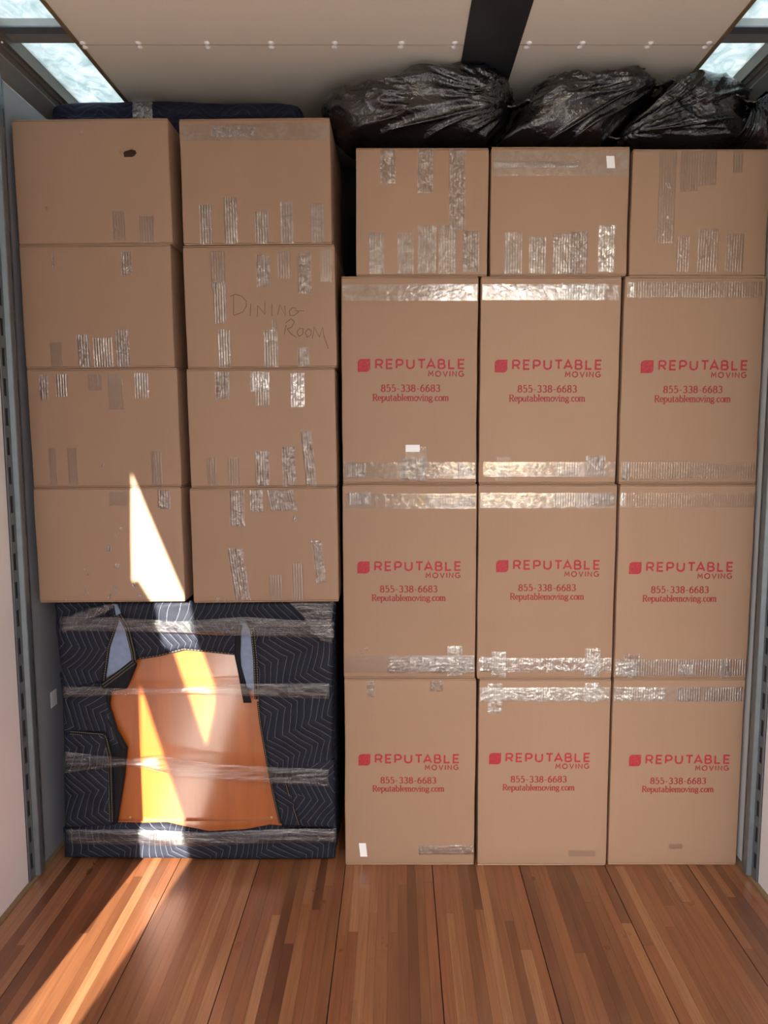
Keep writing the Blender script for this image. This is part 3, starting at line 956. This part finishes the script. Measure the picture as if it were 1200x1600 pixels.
c.tape(540, 771, 743, 795, 'smooth'); c.tape(545, 769, 580, 789, 'crinkled'); c.tape(712, 772, 742, 792, 'crinkled'); c.tape(665, 772, 712, 793, 'ribbed')
c.tape(538, 1024, 741, 1051, 'smooth'); c.tape(605, 1026, 741, 1052, 'crinkled'); c.tape(640, 1027, 741, 1048, 'bright'); c.tape(699, 1009, 722, 1056, 'bright')
c.flakes([(566, 1018), (572, 1014)], 6)
c = PC[1, 1]
c.tape(750, 770, 962, 794, 'smooth'); c.tape(865, 770, 920, 792, 'ribbed'); c.tape(922, 771, 960, 790, 'crinkled')
c.tape(748, 1028, 957, 1050, 'bright'); c.tape(750, 1026, 780, 1050, 'crinkled'); c.tape(768, 1018, 790, 1058, 'bright'); c.tape(914, 1013, 937, 1058, 'bright')
c = PC[2, 1]
c.tape(967, 770, 1178, 793, 'faint'); c.tape(968, 770, 976, 791, 'bright'); c.tape(960, 1030, 1166, 1056, 'ribbed'); c.tape(962, 1034, 994, 1056, 'bright')
c.tape(975, 1022, 998, 1060, 'crinkled'); c.tape(1126, 1030, 1140, 1060, 'crinkled'); c.tape(1060, 1038, 1085, 1054, 'bright')
c = PC[0, 0]
c.tape(573, 1064, 586, 1089, 'crinkled'); c.tape(672, 1064, 692, 1080, 'crinkled'); c.tape(654, 1320, 741, 1335, 'crinkled'); c.sticker(563, 1317, 574, 1338, -.1)
c = PC[1, 0]
c.tape(749, 1074, 952, 1096, 'bright'); c.tape(752, 1075, 945, 1094, 'bright'); c.tape(762, 1068, 784, 1115, 'bright'); c.tape(914, 1067, 937, 1098, 'bright')
c.tape(888, 1328, 930, 1338, 'faint')
c = PC[2, 0]
c.tape(959, 1073, 1160, 1096, 'smooth'); c.tape(960, 1074, 1040, 1095, 'bright'); c.tape(1058, 1074, 1095, 1096, 'ribbed'); c.tape(1100, 1074, 1160, 1096, 'ribbed')
c.tape(1045, 1318, 1066, 1326, 'faint')

GT = 'plain cartons on top of the printed ones'
TC = [Carton(l, GT, x0, x1, 2.0405, z1, y, 0.455, yaw=R(a), bulge=.003, seed=90 + i) for i, (l, x0, x1, z1, y, a) in enumerate((
    ('plain carton on the printed stack with three long tape tabs hanging from its top', -0.137, 0.291, 2.441, 0.004, 0.1),
    ('plain carton on top of the printed stack with top tape band and small white tag', 0.300, 0.745, 2.443, 0.0, -0.1),
    ('plain carton on top of the printed stack in the right corner, faint tape only', 0.757, 1.203, 2.440, 0.012, 0.1)))]
c = TC[0]
for t, kd in (((594, 233, 618, 287), 'crinkled'), ((652, 231, 677, 302), 'crinkled'), ((702, 231, 726, 360), 'crinkled'), ((576, 363, 600, 428), 'ribbed'), ((621, 364, 646, 428), 'ribbed'),
              ((653, 352, 681, 427), 'ribbed'), ((685, 352, 712, 428), 'ribbed'), ((723, 361, 748, 425), 'crinkled')):
    c.tape(*t, kd)
c = TC[1]
c.tape(770, 236, 981, 275, 'smooth'); c.tape(772, 252, 905, 262, 'crinkled')
for t, kd in (((789, 363, 815, 428), 'ribbed'), ((827, 370, 852, 428), 'ribbed'), ((864, 366, 890, 428), 'ribbed'), ((890, 362, 917, 428), 'crinkled'), ((936, 352, 960, 425), 'bright')):
    c.tape(*t, kd)
c.sticker(949, 244, 961, 263, -.1)
c = TC[2]
for t in ((1030, 236, 1052, 380), (1063, 236, 1090, 300), (1094, 236, 1118, 290), (1146, 236, 1160, 270), (1057, 370, 1075, 425), (1090, 357, 1120, 425), (1135, 365, 1160, 425)):
    c.tape(*t, 'faint')
c.flakes([(1045, 290), (1042, 340), (1036, 365), (1064, 400), (1140, 390)], 7)

# ================================================================== sheets: blankets and film bands
def resample(pts, n):
    L = [0]
    for a, b in zip(pts, pts[1:]):
        L.append(L[-1] + math.dist(a, b))
    out = []
    for i in range(n + 1):
        s = L[-1] * i / n
        k = 0
        while k < len(L) - 2 and L[k + 1] < s:
            k += 1
        t = (s - L[k]) / max(1e-9, L[k + 1] - L[k])
        out.append((pts[k][0] + (pts[k + 1][0] - pts[k][0]) * t, pts[k][1] + (pts[k + 1][1] - pts[k][1]) * t))
    return out
def Z5(pts):                       # points read off an enlarged crop of the cabinet
    return [(x * 560 / 1200, 920 + y * 440 / 943) for x, y in pts]
def sheet(name, A, B, mat, parent, Y, thick=0.012, puff=0.008, fold=0.004, seed=0.0, uv_rot=0.0, step=0.008, wave=None, uv_off=(0, 0), rel=(0, 0, 0)):
    """padded cloth between two measured edges, with a real back and rim"""
    A = [at(x, y, Y) for x, y in A]
    B = [at(x, y, Y) for x, y in B]
    la = sum(math.dist(p, q) for p, q in zip(A, A[1:]))
    lb = sum(math.dist(p, q) for p, q in zip(B, B[1:]))
    n = max(6, int(max(la, lb) / step))
    A, B = resample(A, n), resample(B, n)
    wd = max(math.dist(p, q) for p, q in zip(A, B))
    mcount = max(6, int(wd / step))
    v, uv, f = [], [], []
    ca, sa = math.cos(uv_rot), math.sin(uv_rot)
    for i in range(n + 1):
        for j in range(mcount + 1):
            t = j / mcount
            x, z = A[i][0] + (B[i][0] - A[i][0]) * t, A[i][1] + (B[i][1] - A[i][1]) * t
            e = min(1.0, 2.6 * math.sqrt(min(i / n, 1 - i / n, .15) / .15) * .4, 1.0)
            ej = min(j, mcount - j) * wd / mcount / 0.02
            ei = min(i, n - i) * max(la, lb) / n / 0.02
            e = min(1.0, ej, ei)
            e = math.sqrt(max(0, 1 - (1 - e) ** 2))
            nz = noise.noise(Vector((x * 7, z * 7, seed))) + 0.5 * noise.noise(Vector((x * 19, z * 19, seed + 4)))
            y = Y - puff * e - fold * nz * e
            if wave:
                y -= wave(x, z, e)
            v.append((x - rel[0], y - rel[1], z - rel[2]))
            uv.append((ca * x - sa * z + uv_off[0], sa * x + ca * z + uv_off[1]))
    W = mcount + 1
    for i in range(n):
        for j in range(mcount):
            q = i * W + j
            f.append((q, q + 1, q + W + 1, q + W))
    if thick:
        nv = len(v)
        v += [(a, Y + thick - rel[1], b) for a, _, b in v[:nv]]
        uv += uv[:nv]
        f += [tuple(nv + k for k in q[::-1]) for q in f[:]]
        rim = [i * W for i in range(n + 1)], [i * W + mcount for i in range(n + 1)], list(range(W)), [n * W + j for j in range(W)]
        for r in rim:
            for a, b in zip(r, r[1:]):
                f.append((a, b, nv + b, nv + a))
    return mesh_obj(name, v, f, mat, parent, True, uv)
# ---- wooden cabinet wrapped in quilted pads and clear film
CBX0, CBX1, CBY = -1.203, -0.226, 0.048
cab = empty('wrapped_cabinet', ((CBX0 + CBX1) / 2, 0.30, 0.0))
tag(cab, 'wooden cabinet wrapped in dark quilted pads and clear film, orange panel showing', 'cabinet')
REL = (cab.location.x, cab.location.y, 0.0)
def cabdef(q):
    n1 = noise.noise(Vector((q.x * 5, q.y * 5, q.z * 5)))
    n2 = noise.noise(Vector((q.x * 14, q.y * 14, q.z * 14 + 3)))
    low = min(1.0, (q.z + 0.474) / 0.06)
    return q + Vector((0.006 * n1 + 0.003 * n2, 0.0, (0.004 * n2 if q.z < .4 else -.004 * abs(n2)) * low))
v, f = rounded_box(CBX1 - CBX0, 0.47, 0.94, 0.025, 40, 20, 40, cabdef)
uv = [(a.x + a.y, a.z) for a in v]
mesh_obj('quilted_wrap', [(a.x, a.y + 0.005, a.z + 0.472) for a in v], f, M['blanket'], cab, True, uv)
pv, pf = rounded_box(0.66, 0.014, 0.62, 0.003, 2, 1, 2)
xa, za = at(150, 1284, CBY)
xb, zb = at(455, 1000, CBY)
pan = mesh_obj('wood_panel', [(a.x * (xb - xa) / 0.66 + (xa + xb) / 2 - REL[0], a.y + CBY + 0.010 - REL[1], a.z * (zb - za) / 0.62 + (za + zb) / 2) for a in pv], pf, M['veneer'], cab)
pan['label'] = 'glossy orange wood panel'
zl0, zl1 = at(300, 1300, CBY)[1], at(300, 1281, CBY)[1]
m = MB().prism_y([(xa - REL[0], zl0 - .02), (xb - REL[0], zl0 - .02), (xb - REL[0], zl1), (xa - REL[0], zl1)], CBY - 0.010 - REL[1], CBY + 0.004 - REL[1])
lip = m.obj('wood_rail', M['veneer'], cab)
for sx_ in (203, 424):
    X, Z = at(sx_, 1279, CBY)
    MB().dome((X - REL[0], CBY + 0.003 - REL[1], Z + .003), 0.005, 0.003, 10, 'y', -1).obj('screw', M['screw'], cab, True)

bl = lambda nm, A, B, Y, **kw: sheet(nm, Z5(A), Z5(B), kw.pop('mat', M['blanket']), cab, Y, rel=REL, **kw)
# pad over the top edge
top = bl('quilted_flap', [(185, 42), (480, 42), (800, 40), (1125, 40)], [(190, 150), (330, 165), (445, 232), (530, 222), (615, 200), (700, 208), (785, 217), (900, 180), (1120, 160)], 0.040, seed=1, puff=.012, fold=.007, uv_rot=R(82), uv_off=(.05, 0))
# pale linings peeping out
bl('lining', [(383, 52), (388, 95), (368, 190), (352, 300)], [(392, 52), (418, 110), (440, 200), (446, 250)], 0.028, mat=M['lining'], thick=.003, puff=.002, fold=.006, seed=4)
bl('lining', [(803, 108), (806, 180), (804, 250), (818, 335)], [(822, 112), (850, 165), (852, 240), (862, 340)], 0.028, mat=M['lining'], thick=.003, puff=.002, fold=.005, seed=5)
# left side pads
f1 = bl('quilted_flap', [(188, 120), (196, 200), (206, 280), (215, 345)], [(378, 85), (392, 100), (362, 190), (345, 310)], 0.024, seed=6, puff=.012, fold=.008, uv_rot=R(-78))
f2 = bl('quilted_flap', [(200, 280), (212, 380), (214, 500)], [(352, 318), (368, 400), (408, 530)], 0.032, seed=7, puff=.012, fold=.010, uv_rot=R(-70), uv_off=(.3, .1))
f3 = bl('quilted_flap', [(215, 480), (214, 640), (218, 800)], [(355, 478), (372, 560), (380, 790)], 0.026, seed=8, puff=.016, fold=.008, uv_rot=R(75), uv_off=(.02, 0))
bl('folded_edge', [(350, 480), (368, 560), (374, 790)], [(426, 532), (416, 640), (392, 786)], 0.033, mat=M['hem'], thick=.008, puff=.008, fold=.006, seed=9)
bl('folded_edge', [(358, 340), (352, 420), (372, 470), (408, 548)], [(372, 340), (364, 425), (402, 490), (428, 535)], 0.030, mat=M['hem'], thick=.006, puff=.006, fold=.005, seed=10)
bl('folded_edge', [(338, 318), (395, 275), (445, 235)], [(350, 348), (425, 335), (458, 255)], 0.024, mat=M['hem'], thick=.006, puff=.006, fold=.004, seed=11)
# right side pads
f4 = bl('quilted_flap', [(850, 130), (858, 240), (862, 330), (872, 440), (892, 560), (915, 680), (945, 795)], [(1122, 100), (1118, 240), (1116, 330), (1116, 440), (1116, 560), (1118, 680), (1122, 800)], 0.028, seed=12, puff=.014, fold=.010, uv_rot=R(66))
f5 = bl('quilted_flap', [(945, 600), (968, 680), (1005, 795)], [(1118, 572), (1122, 690), (1126, 800)], 0.016, seed=13, puff=.010, fold=.006, uv_rot=R(100))
bl('folded_edge', [(783, 215), (792, 130), (800, 120)][::-1] + [(797, 280), (815, 382)], [(812, 120), (806, 160), (804, 215), (808, 260), (842, 382)], 0.026, mat=M['hem'], thick=.005, puff=.004, fold=.002, seed=14)
# pad along the bottom
f6 = bl('quilted_flap', [(212, 800), (300, 785), (400, 782), (480, 784), (560, 782), (625, 797), (700, 812), (820, 806), (905, 790), (1000, 800), (1124, 798)],
        [(218, 897), (400, 900), (700, 902), (900, 903), (1122, 901)], 0.036, seed=15, puff=.016, fold=.006, uv_rot=R(60))
for pts, fl_, Y in (([(378, 90), (390, 105), (358, 195), (343, 308)], f1, .0205), ([(398, 85), (425, 130), (445, 210), (449, 240)], top, .020),
                    ([(452, 231), (530, 219), (615, 197), (700, 205), (783, 214)], top, .036), ([(345, 325), (400, 285), (450, 246)], f2, .017),
                    ([(868, 380), (876, 450), (896, 565), (918, 680), (942, 785)], f4, .023), ([(958, 640), (972, 690), (1005, 790)], f5, .011),
                    ([(235, 482), (350, 492), (366, 560), (372, 780)], f3, .014), ([(845, 130), (856, 240), (860, 370)], f4, .021)):
    # bound edges hang on their flap: flaps sit at the cabinet's origin, so work in cabinet space
    P = resample([at(x, y, Y) for x, y in Z5(pts)], 30)
    mb, st = MB(), MB()
    cv = lambda x, z, dy=0.0: (x - REL[0], Y + dy - REL[1], z)
    W_ = 0.017
    ribbon(mb, P, lambda t: W_, lambda x, z: cv(x, z, 0.0))
    n0 = len(mb.v)
    ribbon(mb, P, lambda t: W_ * 1.1, lambda x, z: cv(x, z, 0.008))
    mb.f += [(2 * i, 2 * i + 2, n0 + 2 * i + 2, n0 + 2 * i) for i in range(n0 // 2 - 1)] + [(2 * i + 1, n0 + 2 * i + 1, n0 + 2 * i + 3, 2 * i + 3) for i in range(n0 // 2 - 1)]
    h = mb.obj('bound_edge', M['hem'], fl_)
    for s in (-.27, .27):
        for i in range(len(P) - 1):
            a, b = P[i], P[i + 1]
            d = Vector((b[0] - a[0], b[1] - a[1]))
            if d.length < 1e-6:
                continue
            L = d.length
            d.normalize()
            k = max(1, int(L / 0.006))
            for q in range(k):
                s0, s1 = L * (q + .15) / k, L * (q + .75) / k
                o = Vector((-d.y, d.x)) * W_ * s
                ribbon(st, [(a[0] + d.x * s0 + o.x, a[1] + d.y * s0 + o.y), (a[0] + d.x * s1 + o.x, a[1] + d.y * s1 + o.y)], lambda t: .0015,
                       lambda x, z: cv(x, z, -0.0006))
    so = st.obj('stitching', M['stitch'], fl_)
    so['kind'] = 'stuff'

# clear film bands pulled round the cabinet
def film(A, B, Y, seed, bundle):
    def wave(x, z, e):
        s = noise.noise(Vector((x * 2.2, z * 95, seed))) + 0.6 * noise.noise(Vector((x * 4, z * 210, seed + 2)))
        return e * (0.0035 * abs(s) + bundle * 0.004 * abs(noise.noise(Vector((x * 9, z * 50, seed + 7)))))
    o = sheet('film_band', Z5(A), Z5(B), TAPE['stretch'], cab, Y, thick=0, puff=.004, fold=.003, seed=seed, step=.0045, wave=wave, rel=REL)
    return o
film([(200, 92), (400, 96), (600, 108), (820, 94), (1118, 112)], [(200, 142), (400, 142), (600, 150), (820, 158), (1118, 166)], 0.008, 21, 1)
film([(960, 42), (1010, 90), (1075, 175)], [(1118, 42), (1112, 100), (1112, 185)], 0.012, 22, 2)
film([(205, 100), (300, 62), (385, 48)], [(210, 150), (320, 96), (392, 60)], 0.008, 23, 2)
film([(208, 324), (400, 332), (600, 332), (740, 318), (1104, 316)], [(208, 366), (400, 356), (600, 354), (740, 356), (1102, 370)], 0.010, 24, 1)
film([(215, 545), (430, 568), (540, 558), (700, 584), (850, 594), (1100, 604)], [(215, 618), (430, 592), (560, 626), (700, 640), (860, 650), (1100, 664)], 0.004, 25, 2)
film([(222, 806), (450, 806), (700, 816), (900, 806), (1126, 802)], [(222, 856), (450, 858), (650, 864), (900, 852), (1126, 850)], 0.014, 26, 1)

# ================================================================== things on top
# folded pad lying on the two left columns
bX0, bZ0 = at(80, 190, 0.22)
bX1, _ = at(476, 190, 0.22)
pad = empty('folded_blanket', ((bX0 + bX1) / 2, 0.42, 2.537))
tag(pad, 'folded navy moving blanket lying on top of the left cartons', 'blanket')
def paddef(q):
    n1 = noise.noise(Vector((q.x * 4, q.y * 4, 2.0)))
    n2 = noise.noise(Vector((q.x * 13, q.y * 13, q.z * 9)))
    end = abs(q.x) / ((bX1 - bX0) / 2)
    q = q.copy()
    if q.z > 0:
        q.z += 0.010 * n1 + 0.006 * n2 - 0.012 * max(0, end - .8) * 5
    q.y += 0.008 * n2 + 0.006 * math.sin(q.z * 130)
    return q
v, f = rounded_box(bX1 - bX0, 0.46, 0.135, 0.045, 60, 20, 10, paddef)
mesh_obj('padded_roll', [(a.x, a.y, a.z + 0.070) for a in v], f, M['blanket_top'], pad, True, [(a.x + a.y * .4, a.z + a.y) for a in v])
X0, Z0 = at(207, 182, 0.17)
X1, Z1 = at(237, 153, 0.17)
tv, tf, tuv = [], [], []
for j in range(13):
    for i in range(9):
        x = X0 + (X1 - X0) * i / 8 - pad.location.x
        z = 0.004 + 0.130 * j / 12
        y = -0.246 + 0.012 * max(0, (j - 8) / 4) ** 2 - 0.004 * abs(noise.noise(Vector((x * 80, z * 60, 1)))) 
        tv.append((x, y, z)); tuv.append((x, z))
for j in range(12):
    for i in range(8):
        q = j * 9 + i
        tf.append((q, q + 1, q + 10, q + 9))
mesh_obj('tape', tv, tf, TAPE['crinkled'], pad, True, tuv)

# black plastic bags stuffed between cartons and roof
def bag(label, outline, Yc, depth, gather, seed, fold_dir, floor_z):
    """outline = measured silhouette; gather = point from which the creases fan"""
    O = [at(x, y, Yc - depth * .35) for x, y in outline]
    cx = sum(p[0] for p in O) / len(O)
    cz = sum(p[1] for p in O) / len(O)
    t = empty('rubbish_bag', (cx, Yc, floor_z))
    tag(t, label, 'bag', 'black bags on top of the load')
    ang = sorted([(math.atan2(p[1] - cz, p[0] - cx), math.dist(p, (cx, cz))) for p in O])
    def rad(a):
        for i in range(len(ang)):
            a0, r0 = ang[i]
            a1, r1 = ang[(i + 1) % len(ang)]
            if i == len(ang) - 1:
                a1 += 2 * math.pi
            aa = a if a >= ang[0][0] else a + 2 * math.pi
            if a0 <= aa <= a1:
                u = (aa - a0) / max(1e-6, a1 - a0)
                # straight-edge interpolation between outline points
                p0 = (r0 * math.cos(a0), r0 * math.sin(a0))
                p1 = (r1 * math.cos(a1), r1 * math.sin(a1))
                dx, dz = p1[0] - p0[0], p1[1] - p0[1]
                den = math.cos(aa) * dz - math.sin(aa) * dx
                if abs(den) < 1e-9:
                    return r0 + (r1 - r0) * u
                return (p0[0] * dz - p0[1] * dx) / den
        return ang[0][1]
    gx, gz = at(*gather, Yc - depth * .35)
    NA, NH = 220, 64
    NT_ = 2 * NH
    v, f = [], []
    ra = [rad(-math.pi + 2 * math.pi * i / NA) for i in range(NA)]
    for j in range(NT_ + 1):
        jj = min(j, NT_ - j) / NH
        sr = 1 - (1 - jj) ** 1.8
        th = math.asin(min(1.0, sr ** (1 / 0.55)))
        if j > NH:
            th = math.pi - th
        yy = -math.cos(th) * (abs(math.cos(th)) ** -0.25 if abs(math.cos(th)) > 1e-3 else 0)
        for i in range(NA):
            a = -math.pi + 2 * math.pi * i / NA
            x, z = cx + ra[i] * sr * math.cos(a), cz + ra[i] * sr * math.sin(a)
            y = yy * depth / 2
            dx, dz = x - gx, z - gz
            dist = math.hypot(dx, dz)
            fan = math.atan2(dz, dx)
            cr = 1 - abs(noise.noise(Vector((math.cos(fan) * 7, math.sin(fan) * 7, dist * 3 + seed))))
            cr2 = 1 - abs(noise.noise(Vector((math.cos(fan) * 19, math.sin(fan) * 19, dist * 7 + seed + 5))))
            q = Vector((x * 5.5, y * 4, z * 6.5 + seed * 3))
            bigl = noise.noise(q)
            rid = 1 - abs(noise.noise(Vector((x * 13 + z * fold_dir * 9, y * 9, z * 13 + seed))))
            fine = 1 - abs(noise.noise(Vector((x * 38 + z * fold_dir * 22, y * 26, z * 34 + seed))))
            msk = max(0.12, min(1.0, 0.5 + 1.9 * noise.noise(Vector((x * 5 + seed, y * 4, z * 7)))))
            d = 0.030 * bigl + 0.020 * (cr ** 6 - .25) + msk * (0.008 * (cr2 ** 4 - .4) + 0.013 * (rid ** 6 - .25) + 0.004 * (fine ** 4 - .4))
            fy = math.cos(th)
            n3 = Vector((math.cos(a) * math.sin(th), -fy, math.sin(a) * math.sin(th)))
            edge = 0.22 + 0.78 * abs(fy)
            p = Vector((x, Yc + y, z)) + n3 * d * edge
            p.z = max(floor_z + 0.002 + 0.004 * abs(bigl), min(ZC - 0.008, p.z)) if p.y > 0.0 else min(ZC - 0.008, p.z)
            p.x = min(p.x, XR - 0.028)
            v.append((p.x - cx, p.y - Yc, p.z - floor_z))
    for j in range(NT_):
        for i in range(NA):
            k = (i + 1) % NA
            f.append((j * NA + i, j * NA + k, (j + 1) * NA + k, (j + 1) * NA + i))
    mesh_obj('plastic_skin', v, f, M['bag'], t, True)
    # twisted neck of the bag
    m = MB()
    nk = 14
    for k in range(6):
        rr = (0.022, 0.012, 0.010, 0.016, 0.026, 0.030)[k]
        for i in range(nk):
            a = 2 * math.pi * i / nk
            r_ = rr * (1 + 0.35 * math.sin(5 * a + k))
            m.v.append((gx - cx + r_ * math.cos(a) + (0.012 * k if gx > cx else -0.012 * k), -depth * .30 + r_ * math.sin(a), gz - floor_z + 0.003 * k))
        if k:
            m.f += [((k - 1) * nk + i, (k - 1) * nk + (i + 1) % nk, k * nk + (i + 1) % nk, k * nk + i) for i in range(nk)]
    m.f += [tuple(range(nk))[::-1], tuple(range(5 * nk, 6 * nk))]
    m.obj('bag_neck', M['bag'], t, True)
ZT = 2.4445
bag('large black plastic bag overhanging the gap beside the second column', [(492, 150), (505, 130), (530, 124), (590, 122), (640, 105), (690, 92), (740, 90), (785, 98), (800, 118), (810, 140),
     (804, 165), (785, 195), (765, 218), (720, 222), (650, 224), (590, 218), (540, 208), (515, 192), (500, 175)], 0.20, 0.40, (800, 165), 1.7, 1.0, ZT)
bag('middle black plastic bag between the other bags, wedged under the roof', [(776, 222), (800, 190), (815, 160), (830, 125), (860, 112), (920, 106), (1005, 103), (1020, 118), (1032, 130), (1015, 150), (990, 180),
     (960, 210), (945, 226), (880, 228), (820, 228)], 0.20, 0.42, (1024, 132), 4.2, -1.2, ZT)
bag('broad black plastic bag on the right below the roof light', [(966, 208), (988, 183), (1014, 153), (1036, 129), (1060, 114), (1110, 110), (1150, 118), (1172, 128), (1180, 142), (1178, 170), (1165, 205),
     (1150, 226), (1090, 229), (1020, 228), (962, 226)], 0.22, 0.40, (965, 215), 7.9, 1.1, ZT)
bag('black plastic bag at the right edge drooping over the corner carton', [(1143, 215), (1160, 185), (1178, 160), (1195, 145), (1215, 140), (1216, 200), (1216, 236), (1190, 236), (1165, 228)], 0.17, 0.38, (1180, 158), 11.3, -1.0, ZT)

# dark wrapped bulk filling the load behind the gap between the two stacks
bk = empty('wrapped_bulk', (-0.15, 1.06, 0.0))
tag(bk, 'dark wrapped furniture barely showing in the gap between the two carton stacks', 'furniture')
v, f = rounded_box(2.2, 0.75, 2.62, 0.03, 20, 8, 20, lambda q: q + Vector((0, 0.012 * noise.noise(q * 4), 0)))
mesh_obj('dark_cover', [(a.x + .13, a.y, a.z + 1.31) for a in v], f, M['dark_wrap'], bk, True)
